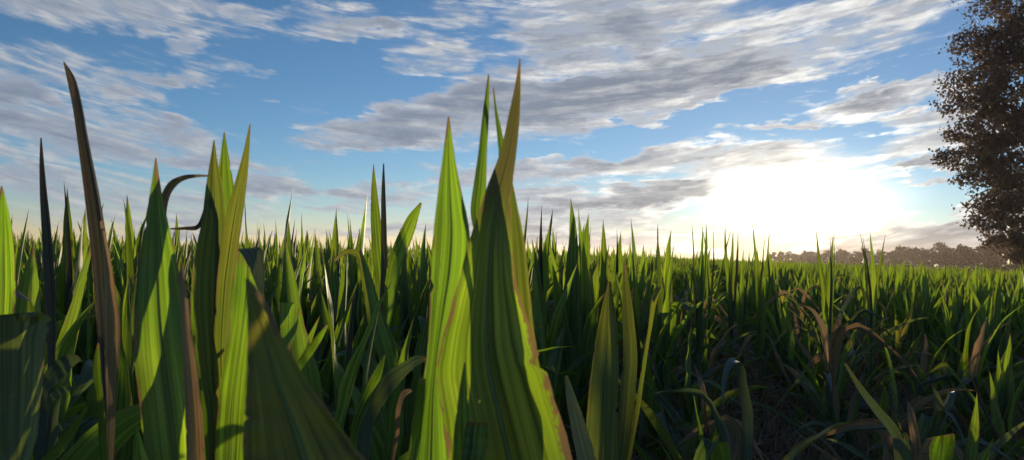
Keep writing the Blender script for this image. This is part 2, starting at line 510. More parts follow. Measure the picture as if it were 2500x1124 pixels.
def leaf_cards(P, size, rng, hang=0.3):
    """a folded pointed leaf (two quads) at each point: returns verts, quads"""
    n = len(P)
    th = rng.uniform(0, 2 * np.pi, n); ph = np.arccos(rng.uniform(-1, 1, n))
    ax = np.stack([np.sin(ph) * np.cos(th), np.sin(ph) * np.sin(th), np.cos(ph) - hang], -1)
    ax /= np.linalg.norm(ax, axis=1, keepdims=True)
    rv = rng.normal(0, 1, (n, 3))
    sd = np.cross(ax, rv); sd /= np.linalg.norm(sd, axis=1, keepdims=True) + 1e-9
    nr = np.cross(ax, sd)
    s = (size * rng.uniform(0.6, 1.35, n))[:, None]
    base = P - ax * s * 0.5
    tip = P + ax * s * 0.55
    l = P + sd * s * 0.42 + nr * s * 0.12 - ax * s * 0.08
    r = P - sd * s * 0.42 + nr * s * 0.12 - ax * s * 0.08
    V = np.stack([base, r, tip, l], 1).reshape(-1, 3)
    Q = np.arange(n * 4).reshape(n, 4)
    return V, Q

def crown_points(rng, lobes, n_clump, per, spread):
    """leaf clumps on branch ends through the crown: lobes = (cx,cy,cz,rx,ry,rz)"""
    L = np.array(lobes, float)
    w = (L[:, 3] * L[:, 4] * L[:, 5]) ** 0.72
    k = rng.choice(len(L), n_clump, p=w / w.sum())
    d = rng.normal(0, 1, (n_clump, 3)); d /= np.linalg.norm(d, axis=1, keepdims=True)
    r = rng.uniform(0.25, 1.0, n_clump) ** 0.45
    r *= rng.uniform(0.82, 1.12, n_clump)
    C = L[k, :3] + d * L[k, 3:] * r[:, None]
    P = np.repeat(C, per, 0) + rng.normal(0, 1, (n_clump * per, 3)) * spread * np.array([1.15, 1.15, 0.75])
    return C, P

# the tall poplar on the right
def poplar():
    rng = np.random.default_rng(21)
    base = at(2575, 655, 52.0)
    gz = float(ground_z(base.x, base.y))
    root = link('poplar_tree', None)
    root.location = (base.x, base.y, gz)
    tag(root, 'tall leafy poplar tree with dense dark foliage at the right edge of the picture', 'tree')
    H = 27.0
    trunk = [(0, 0, 0), (0.1, 0, 3), (-0.05, 0.1, 8), (0.1, 0, 14), (0, 0, 20), (0.1, 0, H - 1.5)]
    tv, tf = tube(trunk, [0.55, 0.42, 0.34, 0.25, 0.15, 0.04], 10)
    link('trunk', mesh_from('poplar_trunk', tv, tf, mat=M_BARK), root)
    # lobes follow the outline seen against the sky
    lobes = [(-1.0, 0, 21.0, 4.6, 4.6, 3.4), (-3.2, .3, 17.0, 3.4, 3.4, 1.5), (-5.5, 0, 14.1, 2.4, 2.4, 1.2), (-5.3, .4, 12.7, 2.4, 2.2, .9), (-4.9, 0, 10.7, 2.6, 2.6, 1.0),
             (-5.6, .2, 9.0, 2.5, 2.5, .9), (-4.5, 0, 7.7, 2.4, 2.4, .8), (-3.7, 0, 5.9, 2.1, 2.2, .7), (-4.2, 0, 4.6, 2.0, 2.0, .5), (-3.0, 0, 3.4, 1.9, 2.0, .6), (-1.6, 0, 2.3, 1.9, 2.0, .7),
             (-1.5, 0, 15.0, 3.8, 4.8, 4.0), (-1.6, 0, 10.0, 3.6, 4.8, 3.4), (-.6, 0, 6.0, 3.4, 4.2, 2.4), (.6, 0, 3.4, 3.0, 3.4, 1.6), (3.2, 0, 17, 3.8, 4.4, 4.4), (3.4, .5, 10, 4.0, 4.6, 4.0), (3.0, 0, 5, 3.4, 3.6, 2.2)]
    C, P = crown_points(rng, lobes, 2900, 26, 0.27)
    limbs = []
    for (cx, cy, cz, rx, ry, rz) in lobes:
        z0 = max(1.5, cz - 2.5 - 0.25 * abs(cx))
        limbs.append(tube([(0, 0, z0), (cx * 0.5, cy * 0.5, z0 + (cz - z0) * 0.55), (cx, cy, cz)], [0.14, 0.09, 0.04], 6))
        for j in range(4):
            e = C[rng.integers(len(C))]
        near_ = C[np.argsort(np.linalg.norm(C - np.array([cx, cy, cz]), axis=1))[::12][:9]]
        for e in near_:
            limbs.append(tube([(cx * 0.8, cy * 0.8, cz - 0.5), ((cx + e[0]) / 2, (cy + e[1]) / 2, (cz + e[2]) / 2 + 0.15), tuple(e)], [0.05, 0.03, 0.012], 4))
    lv, lf = merge(limbs)
    link('limbs', mesh_from('poplar_limbs', lv, lf, mat=M_BARK), root)
    V, Qd = leaf_cards(P, 0.21, rng)
    cr = link('crown', big_mesh('poplar_crown', V, Qd, mat=M_POPLAR, smooth=False), root)
poplar()

# the far wood: single trees standing close together
def wood_proto(k):
    rng = np.random.default_rng(100 + k)
    H = 10.0
    lobes = []
    for j in range(9):
        a = rng.uniform(0, 2 * np.pi); r = rng.uniform(0.2, 2.4)
        z = rng.uniform(2.2, 8.4)
        q = rng.uniform(1.2, 2.3) * (1.1 - 0.06 * z)
        lobes.append((r * math.cos(a), r * math.sin(a), z, q * 1.15, q * 1.15, q * 0.85))
    lobes.append((0, 0, 8.6 - 0.3 * k % 1.0, 1.3, 1.3, 1.2)); lobes.append((0, 0, 1.6, 3.0, 3.0, 1.3))
    C, P = crown_points(rng, lobes, 260, 8, 0.34)
    V, Qd = leaf_cards(P, 0.55, rng)
    cm = big_mesh('wood_crown', V, Qd, mat=M_WOOD, smooth=False)
    parts = [tube([(0, 0, 0), (0.1, 0, 3), (0, 0.1, 7.5)], [0.26, 0.2, 0.06], 6)]
    for (cx, cy, cz, a, b, c) in lobes[:8]:
        parts.append(tube([(0, 0, max(1.0, cz - 2)), (cx, cy, cz)], [0.09, 0.03], 4))
    tm = mesh_from('wood_trunk', *merge(parts), mat=M_BARK)
    return cm, tm
WP = [wood_proto(k) for k in range(6)]
rng = np.random.default_rng(5)
px = 1890.0; i = 0; woods = []
while px < 2860:
    x, y = wood_line(px); d = math.hypot(x, y)
    back = rng.uniform(0, 14) + (12 if i % 2 else 0)
    x *= 1 + back / d; y *= 1 + back / d
    ht = rng.uniform(0.78, 1.12) * np.interp(px, [1800, 1950, 2100, 2300, 2500, 2700], [14.0, 15.5, 17, 19.0, 21, 22])
    cm, tm = WP[i % 6]
    root = link('woodland_tree', None)
    root.location = (x, y, float(ground_z(x, y)) - 0.1)
    root.rotation_euler = (0, 0, rng.uniform(0, 6.28))
    root.scale = (ht / 10 * rng.uniform(0.95, 1.25), ht / 10 * rng.uniform(0.95, 1.25), ht / 10)
    woods.append((px, root)); where = 'left, lowest stretch of the far wood, nearest the sun' if px < 2000 else ('middle stretch of the far wood, left of the poplar' if px < 2300 else 'tallest stretch of the far wood, beside and behind the poplar')
    tag(root, 'dark round-crowned tree in the ' + where, 'tree', 'trees of the far wood')
    link('trunk', tm, root); link('crown', cm, root)
    px += rng.uniform(0.34, 0.6) * ht / d * F_PX * 0.62
    i += 1
TREE_ORD = ['first', 'second', 'third', 'fourth', 'fifth', 'sixth', 'seventh', 'eighth', 'ninth', 'tenth', 'eleventh', 'twelfth', 'thirteenth', 'fourteenth', 'fifteenth',
            'sixteenth', 'seventeenth', 'eighteenth', 'nineteenth', 'twentieth', 'twenty-first', 'twenty-second', 'twenty-third', 'twenty-fourth', 'twenty-fifth']
for a_, b_, w_ in ((0, 2000, 'far wood stretch nearest the sun'), (2000, 2300, 'middle stretch of the far wood'), (2300, 9999, 'far wood stretch beside the poplar')):
    for k, (q, o) in enumerate([w for w in sorted(woods, key=lambda w: w[0]) if a_ <= w[0] < b_]):
        o['label'] = f'tree {TREE_ORD[min(k, 24)]} from left in the {w_}'
print('wood trees', i)

# ------------------------------------------------------------------ centre pivot irrigator far out in the field
def irrigator():
    d = 335.0
    pts = [(2165, 649), (2290, 649), (2418, 649)]
    P = []
    for (px, py) in pts:
        v = ray(px, py); k = d / math.hypot(v.x, v.y)
        P.append(Vector((v.x * k, v.y * k, 0)))
    g0 = min(float(ground_z(p.x, p.y)) for p in P)
    for p in P: p.z = float(ground_z(p.x, p.y))
    root = link('pivot_irrigator', None)
    root.location = P[1]
    tag(root, 'long arched steel pivot irrigator standing in the corn before the far wood', 'irrigator')
    o = P[1]
    top = 5.2
    for a, b in ((P[0], P[1]), (P[1], P[2])):
        n = 10; arc = []
        for k in range(n + 1):
            s = k / n
            q = a.lerp(b, s) - o
            arc.append((q.x, q.y, q.z + top + 1.5 * 4 * s * (1 - s) * 0.8))
        link('pipe', mesh_from('pipe', *tube(arc, [0.11] * (n + 1), 8), mat=M_STEEL), root)
        parts = []
        low = [(arc[k][0], arc[k][1], arc[k][2] - 0.9 * math.sin(math.pi * k / n) ** 0.5) for k in range(n + 1)]
        parts.append(tube(low, [0.025] * (n + 1), 4))
        for k in range(1, n):
            parts.append(tube([arc[k], low[k]], [0.02, 0.02], 4))
        link('truss', mesh_from('truss', *merge(parts), mat=M_STEEL), root)
    for p in P:
        q = p - o
        ax = (P[2] - P[0]).normalized(); sd = Vector((-ax.y, ax.x, 0))
        for s in (-1, 1):
            f = q + sd * 1.7 * s
            link('tower_leg', mesh_from('tower_leg', *tube([q + Vector((0, 0, top)), f + Vector((0, 0, 0.6))], [0.06, 0.06], 6), mat=M_STEEL), root)
            V, F = tube([f - ax * 0.14 + Vector((0, 0, 0.6)), f + ax * 0.14 + Vector((0, 0, 0.6))], [0.6, 0.6], 18)
            link('wheel', mesh_from('wheel', V, F, mat=M_TYRE), root)
        link('axle_beam', mesh_from('axle_beam', *tube([q - sd * 1.7 + Vector((0, 0, 0.65)), q + sd * 1.7 + Vector((0, 0, 0.65))], [0.07, 0.07], 6), mat=M_STEEL), root)
irrigator()

# ------------------------------------------------------------------ corn: generated plants
def blade(length, width, z0, azim, tilt, bend, power=1.8, fold=0.35, twist=0.0, wave=0.02, nseg=14, ncol=4, rolled=False, rng=RNG, r0=0.012, kink=None):
    """one corn leaf as a folded, tapering ribbon; returns verts, quads, uv"""
    t = np.linspace(0, 1, nseg + 1)
    th = tilt + bend * t ** power
    if kink is not None:
        th = th + kink[1] * sstep(t, kink[0] - 0.04, kink[0] + 0.04)
    ds = length / nseg
    r = np.concatenate([[0], np.cumsum(np.sin((th[1:] + th[:-1]) / 2) * ds)]) + r0
    z = np.concatenate([[0], np.cumsum(np.cos((th[1:] + th[:-1]) / 2) * ds)]) + z0
    sway = wave * np.sin(t * rng.uniform(2, 5) + rng.uniform(0, 6)) * t
    ca, sa = math.cos(azim), math.sin(azim)
    C = np.stack([r * ca - sway * sa, r * sa + sway * ca, z], -1)
    T = np.gradient(C, axis=0); T /= np.linalg.norm(T, axis=1, keepdims=True)
    S0 = np.array([-sa, ca, 0.0])
    S = S0 - T * (T @ S0)[:, None]; S /= np.linalg.norm(S, axis=1, keepdims=True)
    Nn = np.cross(S, T)                     # points in towards the stalk / upwards
    Nn *= np.sign((Nn @ np.array([-ca, -sa, 0.6])).mean())
    tw = (twist * t)[:, None]
    S, Nn = S * np.cos(tw) + Nn * np.sin(tw), Nn * np.cos(tw) - S * np.sin(tw)
    w = width * (0.42 + 0.58 * sstep(t, 0, 0.28)) * (1 - np.clip((t - 0.25) / 0.75, 0, 1) ** 1.7) + 0.0006
    V = []; UV = []
    ph = rng.uniform(0, 6.28, 2); fr = rng.uniform(16, 30)
    for j in range(ncol + 1):
        s = 2 * j / ncol - 1
        if rolled:
            a = s * 2.3
            off = S * (np.sin(a) * w * 0.22)[:, None] + Nn * ((1 - np.cos(a)) * w * 0.22)[:, None]
        else:
            ed = np.sin(t * fr + ph[0 if s < 0 else 1]) * 0.09 * w * s * s
            off = S * (s * w * 0.5 * math.cos(fold * abs(s) ** 0.5))[:, None] + Nn * (abs(s) ** 1.25 * w * 0.5 * math.sin(fold) + ed)[:, None]
        V.append(C + off); UV.append(np.stack([np.full_like(t, (s + 1) / 2), t], -1))
    V = np.stack(V, 1).reshape(-1, 3); UV = np.stack(UV, 1).reshape(-1, 2)
    i = np.arange((nseg + 1) * (ncol + 1)).reshape(nseg + 1, ncol + 1)
    Qd = np.stack([i[:-1, :-1], i[:-1, 1:], i[1:, 1:], i[1:, :-1]], -1).reshape(-1, 4)
    return V, Qd, UV

def plant_spec(kind, rng):
    """leaf list of one plant about 1.3 m tall: (part name, material, blade kwargs)"""
    a0 = rng.uniform(0, 6.28)
    L = []
    def add(name, mat, k, **kw):
        kw['azim'] = a0 + k * math.pi + rng.normal(0, 0.28)
        L.append((name, mat, kw))
    if kind == 'spiky':
        add('leaf', M_LEAF, 0, length=rng.uniform(.66, .74), width=rng.uniform(0.086, 0.113), z0=.60, tilt=rng.uniform(.00, .06), bend=rng.uniform(-.02, .12), fold=rng.uniform(.25, .7))
        add('leaf', M_LEAF, 1, length=rng.uniform(.56, .68), width=rng.uniform(0.089, 0.115), z0=.56, tilt=rng.uniform(.03, .13), bend=rng.uniform(.0, .22), fold=rng.uniform(.2, .6))
        if rng.random() < .6:
            add('rolled_leaf', M_ROLL if rng.random() < .5 else M_LEAF, 0.5, length=rng.uniform(.60, .76), width=rng.uniform(0.057, 0.086), z0=.60, tilt=rng.uniform(0, .08), bend=rng.uniform(0, .1), rolled=True)
        add('leaf', M_LEAF, 2, length=rng.uniform(.56, .70), width=rng.uniform(0.101, 0.123), z0=.50, tilt=rng.uniform(.10, .24), bend=rng.uniform(.1, .5), fold=rng.uniform(.3, .7))
        add('leaf', M_LEAF, 3, length=rng.uniform(.60, .74), width=rng.uniform(0.103, 0.127), z0=.42, tilt=rng.uniform(.18, .34), bend=rng.uniform(.2, 1.0), power=2.2, fold=rng.uniform(.25, .5), twist=rng.normal(0, .5))
        add('leaf', M_LEAF, 4, length=rng.uniform(.60, .74), width=rng.uniform(0.101, 0.123), z0=.33, tilt=rng.uniform(.25, .4), bend=rng.uniform(.8, 1.9), power=2.0, twist=rng.normal(0, .6))
        add('leaf', M_LEAF, 5, length=rng.uniform(.5, .66), width=0.087, z0=.24, tilt=rng.uniform(.4, .6), bend=rng.uniform(1.0, 2.0), power=1.6, twist=rng.normal(0, .6))
        add('dry_leaf' if rng.random() < .5 else 'leaf', M_DULL, 6, length=rng.uniform(.4, .5), width=0.066, z0=.15, tilt=.6, bend=1.7, power=1.3)
    elif kind == 'leafy':
        add('leaf', M_LEAF, 0, length=rng.uniform(.56, .66), width=rng.uniform(0.086, 0.108), z0=.60, tilt=rng.uniform(.03, .10), bend=rng.uniform(.0, .3), fold=.6)
        add('leaf', M_LEAF, 1, length=rng.uniform(.54, .64), width=0.099, z0=.56, tilt=rng.uniform(.12, .22), bend=rng.uniform(.3, .9), power=2.4, fold=.5)
        kk = (rng.uniform(.5, .66), rng.uniform(1.5, 2.1)) if rng.random() < .7 else None
        add('leaf', M_LEAF, 2, length=rng.uniform(.62, .74), width=0.112, z0=.50, tilt=rng.uniform(.15, .28), bend=rng.uniform(.1, .4), power=2.2, kink=kk, fold=.25)
        add('leaf', M_LEAF, 3, length=rng.uniform(.65, .78), width=0.117, z0=.42, tilt=rng.uniform(.25, .4), bend=rng.uniform(1.2, 2.2), power=2.0, twist=rng.normal(0, .6), fold=.25)
        add('leaf', M_LEAF, 4, length=rng.uniform(.65, .78), width=0.111, z0=.34, tilt=rng.uniform(.3, .5), bend=rng.uniform(1.2, 2.2), power=1.7, twist=rng.normal(0, .6), fold=.25)
        add('leaf', M_LEAF, 5, length=rng.uniform(.55, .7), width=0.092, z0=.25, tilt=rng.uniform(.4, .6), bend=rng.uniform(1.2, 2.2), power=1.5, twist=rng.normal(0, .6))
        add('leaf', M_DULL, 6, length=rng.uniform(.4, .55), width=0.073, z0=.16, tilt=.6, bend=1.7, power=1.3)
    elif kind == 'slim':
        for k in range(3):
            add('leaf', M_LEAF, k * .7, length=rng.uniform(.58, .74), width=rng.uniform(.045, .066), z0=.58 - .03 * k, tilt=rng.uniform(.0, .12) + .04 * k, bend=rng.uniform(-.05, .25), fold=rng.uniform(.3, .8), twist=rng.normal(0, .4))
        add('rolled_leaf', M_ROLL, 0.4, length=rng.uniform(.55, .7), width=.04, z0=.58, tilt=rng.uniform(0, .1), bend=.1, rolled=True)
        add('leaf', M_DULL, 2, length=rng.uniform(.4, .55), width=.045, z0=.45, tilt=.3, bend=rng.uniform(.8, 1.8), power=1.6, twist=rng.normal(0, .8))
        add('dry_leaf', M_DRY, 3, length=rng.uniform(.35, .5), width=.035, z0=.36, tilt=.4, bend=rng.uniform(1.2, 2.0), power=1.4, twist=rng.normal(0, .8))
    elif kind == 'veil_tinted':  # tangled plants; olive and brown tints stand in for the warm veil
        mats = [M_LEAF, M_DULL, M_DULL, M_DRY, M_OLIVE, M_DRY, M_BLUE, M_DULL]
        for k in range(8):
            kk = (rng.uniform(.35, .7), rng.uniform(.6, 2.0)) if rng.random() < .5 else None
            mt = mats[int(rng.integers(len(mats)))]
            add('dry_leaf' if mt is M_DRY else 'leaf', mt, k * 0.5 + (k % 2), length=rng.uniform(.4, .72), width=rng.uniform(.035, .09), z0=.58 - .05 * k, tilt=rng.uniform(.05, .35) + .07 * k,
                bend=rng.uniform(.2, 1.2), power=1.8, fold=rng.uniform(.2, .8), twist=rng.normal(0, 1.0), kink=kk, wave=.06)
    else:                                       # 'fan': loose, many narrow spreading leaves
        for k in range(8):
            add('leaf', M_LEAF if k < 6 else M_DULL, k * 0.5 + (k % 2), length=rng.uniform(.45, .72), width=rng.uniform(0.056, 0.088), z0=.56 - .05 * k, tilt=rng.uniform(.02, .20) + .07 * k,
                bend=rng.uniform(.0, .5) + .12 * k, power=2.0, fold=rng.uniform(.3, .8), twist=rng.normal(0, .4))
        add('rolled_leaf', M_ROLL, 0.3, length=.6, width=0.048, z0=.56, tilt=.1, bend=.1, rolled=True)
    return L

_sv, _sf = tube([(0, 0, -0.03), (0.004, 0, .2), (0, .003, .42), (0, 0, .64)], [.014, .013, .012, .009], 7)
STALK_MESH = mesh_from('stalk', _sv, _sf, mat=M_STALK)
PROTO = []          # dicts: parts = [(name, mesh)], low = (V,Q,UV) arrays for the far field
prng = np.random.default_rng(33)
KINDS = ['spiky'] * 8 + ['leafy'] * 4 + ['fan'] * 4 + ['veil_tinted'] * 6 + ['slim'] * 5
for k, kind in enumerate(KINDS):
    spec = plant_spec(kind, prng)
    parts = [('stalk', STALK_MESH)]
    tops = []
    low = []; vlow = []
    for (nm, mt, kw) in spec:
        V, Qd, UV = blade(rng=prng, **kw)
        tops.append(V[np.argmax(V[:, 2])])
        parts.append((nm, big_mesh('corn_' + nm, V, Qd, UV, mt)))
        kw2 = dict(kw); kw2['wave'] = 0.01
        low.append((blade(rng=prng, nseg=6, ncol=2, **kw2), mt))
        vlow.append((blade(rng=prng, nseg=3, ncol=2 if not kw.get('rolled') else 2, **kw2), mt))
    tops = np.array(tops)
    PROTO.append(dict(kind=kind, parts=parts, low=low, vlow=vlow[:4], top=tops[np.argmax(tops[:, 2])]))
OF = {q: [i for i, p in enumerate(PROTO) if p['kind'] == q] for q in ('spiky', 'leafy', 'fan', 'veil_tinted', 'slim')}

def corn_plant(x, y, scale, rz, proto, lean=(0, 0), name='corn_plant', zs=None):
    root = link(name, None)
    root.location = (x, y, float(ground_z(x, y)))
    root.rotation_euler = (lean[0], lean[1], rz)
    root.scale = (scale, scale, scale if zs is None else zs)
    for nm, me in PROTO[proto]['parts']:
        link(nm, me, root)
    return root

def project(x, y, z):
    v = Vector((x, y, z)) - CAM
    q = v.dot(_f)
    return 1250 + F_PX * v.dot(_r) / q, 562 - F_PX * v.dot(_u) / q

# ------------------------------------------------------------------ corn: the near plants, leaf by leaf
def smooth_rows(rows, n):
    P = np.array([[a[0], a[1], b[0], b[1]] for a, b in rows], float)
    k = len(P)
    s = np.concatenate([[0], np.cumsum(np.linalg.norm((P[1:, :2] + P[1:, 2:] - P[:-1, :2] - P[:-1, 2:]) / 2, axis=1))])
    q = np.linspace(0, s[-1], n)
    # Catmull-Rom through the rows
    M = np.gradient(P, s, axis=0)
    i = np.clip(np.searchsorted(s, q, side='right') - 1, 0, k - 2)
    h = (s[i + 1] - s[i])[:, None]; u = ((q - s[i])[:, None]) / h
    out = (2 * u**3 - 3 * u**2 + 1) * P[i] + (u**3 - 2 * u**2 + u) * h * M[i] + (-2 * u**3 + 3 * u**2) * P[i + 1] + (u**3 - u**2) * h * M[i + 1]
    return out

def rows_y(*r):
    """(xl, xr, y) triples"""
    return [((a, y), (b, y)) for a, b, y in r]

HRNG = np.random.default_rng(99)
M_MIDRIB = plain('corn_midrib', (0.16, 0.21, 0.075), 0.45, 0.25, 60)

def near_leaf(root, rows, d0, d1, mat=None, fold=0.22, yaw=0.0, name='leaf', foot=None, n=46, ncol=8, label=None, rib=False, rolled=0.0, crinkle=1.0):
    """a leaf seen close up: rows run from its tip down; d0/d1 = metres from the camera at tip and foot; foot = point on the stalk"""
    mat = mat or M_HERO
    P = smooth_rows(rows, n)
    t = np.linspace(0, 1, n)
    d = d0 + (d1 - d0) * t
    if not rolled:
        rag = np.cumsum(HRNG.normal(0, .006, (n, 2)), 0); rag -= np.linspace(0, 1, n)[:, None] * rag[-1]
        for _ in range(int(HRNG.integers(1, 4))):
            rag[HRNG.integers(n // 5, n - 2), HRNG.integers(0, 2)] += HRNG.uniform(.04, .11)
        rag = np.clip(rag, -.03, .12) * crinkle
    else:
        rag = np.zeros((n, 2))
    cols = []
    ph = HRNG.uniform(0, 6.28, 3)
    for j in range(ncol + 1):
        s = j / ncol
        c = 2 * s - 1
        pts = []
        for i in range(n):
            e = s + (rag[i, 0] * abs(c) ** 4 if c < 0 else -rag[i, 1] * abs(c) ** 4)      # only the margin is ragged
            px = P[i, 0] * (1 - e) + P[i, 2] * e; py = P[i, 1] * (1 - e) + P[i, 3] * e
            w = math.hypot(P[i, 2] - P[i, 0], P[i, 3] - P[i, 1]) / F_PX * d[i]
            if rolled:
                dep = -math.cos(c * 1.5) * w * rolled
            else:
                dep = fold * w * (1 - abs(c) ** 1.4) + yaw * w * c
                dep += crinkle * w * 0.05 * c * c * math.sin(t[i] * 23 + ph[0 if c < 0 else 1]) + crinkle * 0.012 * w * math.sin(c * 9 + ph[2] + t[i] * 3)
            pts.append(at(px, py, d[i] + dep))
        cols.append(np.array(pts))
    G = np.stack(cols, 1)                               # n x cols x 3
    if foot is not None:                                # carry the leaf down to the stalk as a narrowing sheath
        foot = np.array(foot)
        last = G[-1]; cen = last.mean(0)
        m_ = 9
        extra = []
        for k in range(1, m_ + 1):
            q = k / m_; e = q * q * (3 - 2 * q)
            # leave along the leaf's own direction, then turn into the stalk
            g0 = (G[-1].mean(0) - G[-3].mean(0)) * 1.2 * (1 - q) * q * 4
            c_ = cen * (1 - e) + foot * e + g0
            sh = (last - cen) * (1 - e * 0.80)
            ang = np.linspace(-1, 1, ncol + 1)
            sh = sh + np.array([0, 1, 0])[None] * (0.018 * e * (1 - ang[:, None] ** 2))
            extra.append(c_ + sh)
        G = np.concatenate([G, np.stack(extra)], 0)
    nn = len(G)
    base = np.array(root.location)
    V = (G - base).reshape(-1, 3)
    tt = 1 - np.linspace(0, 1, nn)
    UV = np.stack([np.tile(np.linspace(0, 1, ncol + 1), nn), np.repeat(tt, ncol + 1)], -1)
    i = np.arange(nn * (ncol + 1)).reshape(nn, ncol + 1)
    Qd = np.stack([i[:-1, :-1], i[1:, :-1], i[1:, 1:], i[:-1, 1:]], -1).reshape(-1, 4)
    o = link(name, big_mesh('near_' + name, V, Qd, UV, mat), root)
    if label: o['label'] = label
    if rib:
        mid = ncol // 2
        C = G[:, mid] - base
        W = np.linalg.norm(G[:, -1] - G[:, 0], axis=1)
        rad = np.clip(W * 0.022, 0.0003, 0.0022) * np.clip(np.linspace(0, 1, nn) * 3, 0.05, 1)
        off = C + np.array([0, -0.0008, 0])
        rv, rf = tube([tuple(p) for p in off[2:]], list(rad[2:]), 6)
        link('midrib', mesh_from('midrib', rv, rf, mat=M_MIDRIB), o)
    return o

def near_plant(px, d, label, stalk_top=0.75, group=None):
    v = ray(px, 640); k = d / v.y
    x, y = v.x * k, v.y * k
    root = link('corn_plant', None)
    root.location = (x, y, float(ground_z(x, y)))
    tag(root, label, 'corn plant', group or 'corn plants close to the camera')
    sv, sf = tube([(0, 0, -0.03), (.006, 0, stalk_top * .35), (0, .004, stalk_top * .7), (0, 0, stalk_top)], [.016, .015, .013, .010], 9)
    link('stalk', mesh_from('near_stalk', sv, sf, mat=M_STALK), root)
    def foot(z): return (x, y, root.location.z + z)
    return root, foot

# --- the big plant in the middle
r_, ft = near_plant(1195, .78, 'big central corn plant with the tallest twin tips reaching into the sky', .85)
near_leaf(r_, rows_y((1093, 1097, 285), (1080, 1112, 390), (1068, 1130, 480), (1058, 1147, 570), (1052, 1142, 660), (1048, 1116, 760), (1044, 1092, 850), (1030, 1086, 950), (1010, 1098, 1060), (998, 1106, 1130)),
          .76, .735, fold=.10, yaw=.06, foot=ft(.80), rib=True, label='broad bright green leaf lit through from behind')
near_leaf(r_, rows_y((1268, 1271, 143), (1258, 1271, 205), (1240, 1268, 290), (1222, 1260, 372), (1192, 1250, 452), (1165, 1246, 530), (1142, 1250, 600), (1120, 1262, 690), (1096, 1281, 765), (1074, 1302, 845), (1060, 1335, 920), (1075, 1362, 1010), (1092, 1398, 1125)),
          .74, .70, fold=.16, yaw=-.10, mat=M_UMBER, rib=True, foot=ft(.78), label='tallest dark leaf with a tan withered margin')
near_leaf(r_, rows_y((1191, 1195, 183), (1178, 1194, 280), (1168, 1190, 370), (1156, 1188, 455), (1149, 1184, 520), (1166, 1192, 600), (1190, 1206, 720)), .80, .77, fold=.35, yaw=.25, foot=ft(.76), mat=M_HERO)
near_leaf(r_, rows_y((1203, 1206, 215), (1207, 1214, 270), (1212, 1226, 325), (1216, 1236, 385), (1218, 1240, 450), (1224, 1244, 560), (1228, 1246, 700)), .83, .80, fold=.2, foot=ft(.74))
near_leaf(r_, rows_y((1238, 1243, 400), (1222, 1262, 500), (1205, 1280, 600), (1200, 1290, 700), (1195, 1302, 800), (1190, 1318, 900), (1190, 1345, 1010), (1190, 1350, 1125)), .775, .735, fold=.1, yaw=-.1, foot=ft(.72), mat=M_DULL)
near_leaf(r_, rows_y((1133, 1137, 885), (1120, 1141, 960), (1110, 1150, 1050), (1104, 1165, 1130)), .68, .68, fold=.15, foot=ft(.74))
near_leaf(r_, rows_y((1142, 1190, 1030), (1136, 1190, 1050), (1132, 1189, 1090), (1124, 1182, 1130)), .67, .67, fold=.08, foot=ft(.70), label='short torn leaf end')
near_leaf(r_, rows_y((1380, 1386, 918), (1382, 1403, 962), (1390, 1424, 1020), (1400, 1442, 1075), (1412, 1458, 1130)), .86, .84, fold=.1, yaw=.35, foot=ft(.66), mat=M_BLUE, label='short pointed blue-green leaf')
near_leaf(r_, rows_y((1022, 1040, 925), (1016, 1038, 970), (1006, 1030, 1040), (996, 1024, 1125)), .72, .74, fold=.1, yaw=.3, foot=ft(.68))

# --- the three-bladed plant left of it
r_, ft = near_plant(535, 1.02, 'corn plant with three dark blades and a broad folded leaf, left of centre', .78)
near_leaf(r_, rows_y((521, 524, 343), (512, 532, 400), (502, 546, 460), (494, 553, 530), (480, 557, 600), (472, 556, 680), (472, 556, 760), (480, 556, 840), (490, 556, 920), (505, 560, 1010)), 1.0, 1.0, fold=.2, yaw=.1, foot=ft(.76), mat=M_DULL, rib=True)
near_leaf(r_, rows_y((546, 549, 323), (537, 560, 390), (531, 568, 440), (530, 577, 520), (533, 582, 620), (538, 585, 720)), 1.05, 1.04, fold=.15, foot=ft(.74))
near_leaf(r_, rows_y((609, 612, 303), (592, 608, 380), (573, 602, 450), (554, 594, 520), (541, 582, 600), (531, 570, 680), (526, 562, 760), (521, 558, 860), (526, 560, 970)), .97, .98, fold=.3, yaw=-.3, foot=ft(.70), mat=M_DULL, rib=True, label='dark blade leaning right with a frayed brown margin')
near_leaf(r_, rows_y((490, 500, 555), (473, 505, 640), (465, 508, 720), (466, 506, 800), (476, 510, 870), (490, 525, 960)), 1.06, 1.04, fold=.1, foot=ft(.66))
near_leaf(r_, [((578, 612), (634, 606)), ((573, 650), (640, 650)), ((568, 720), (636, 725)), ((560, 800), (624, 810)), ((548, 870), (618, 880)), ((535, 960), (611, 960)), ((528, 1040), (606, 1040)), ((525, 1125), (600, 1125))], .95, .93, fold=.12, foot=ft(.66))
near_leaf(r_, [((638, 738), (642, 736)), ((626, 700), (646, 698)), ((606, 650), (645, 645)), ((586, 615), (640, 610)), ((579, 608), (634, 603))], .90, .95, fold=.05, mat=M_BLUE, label='blue-grey tip folded down over the leaf', n=14)
near_leaf(r_, [((415, 557), (415, 561)), ((450, 554), (450, 562)), ((480, 549), (484, 560)), ((493, 522), (502, 532)), ((505, 480), (518, 486)), ((520, 520), (532, 524)), ((525, 600), (537, 600))], 1.0, 1.01, mat=M_ROLL, fold=.3, foot=ft(.72), name='dry_leaf')

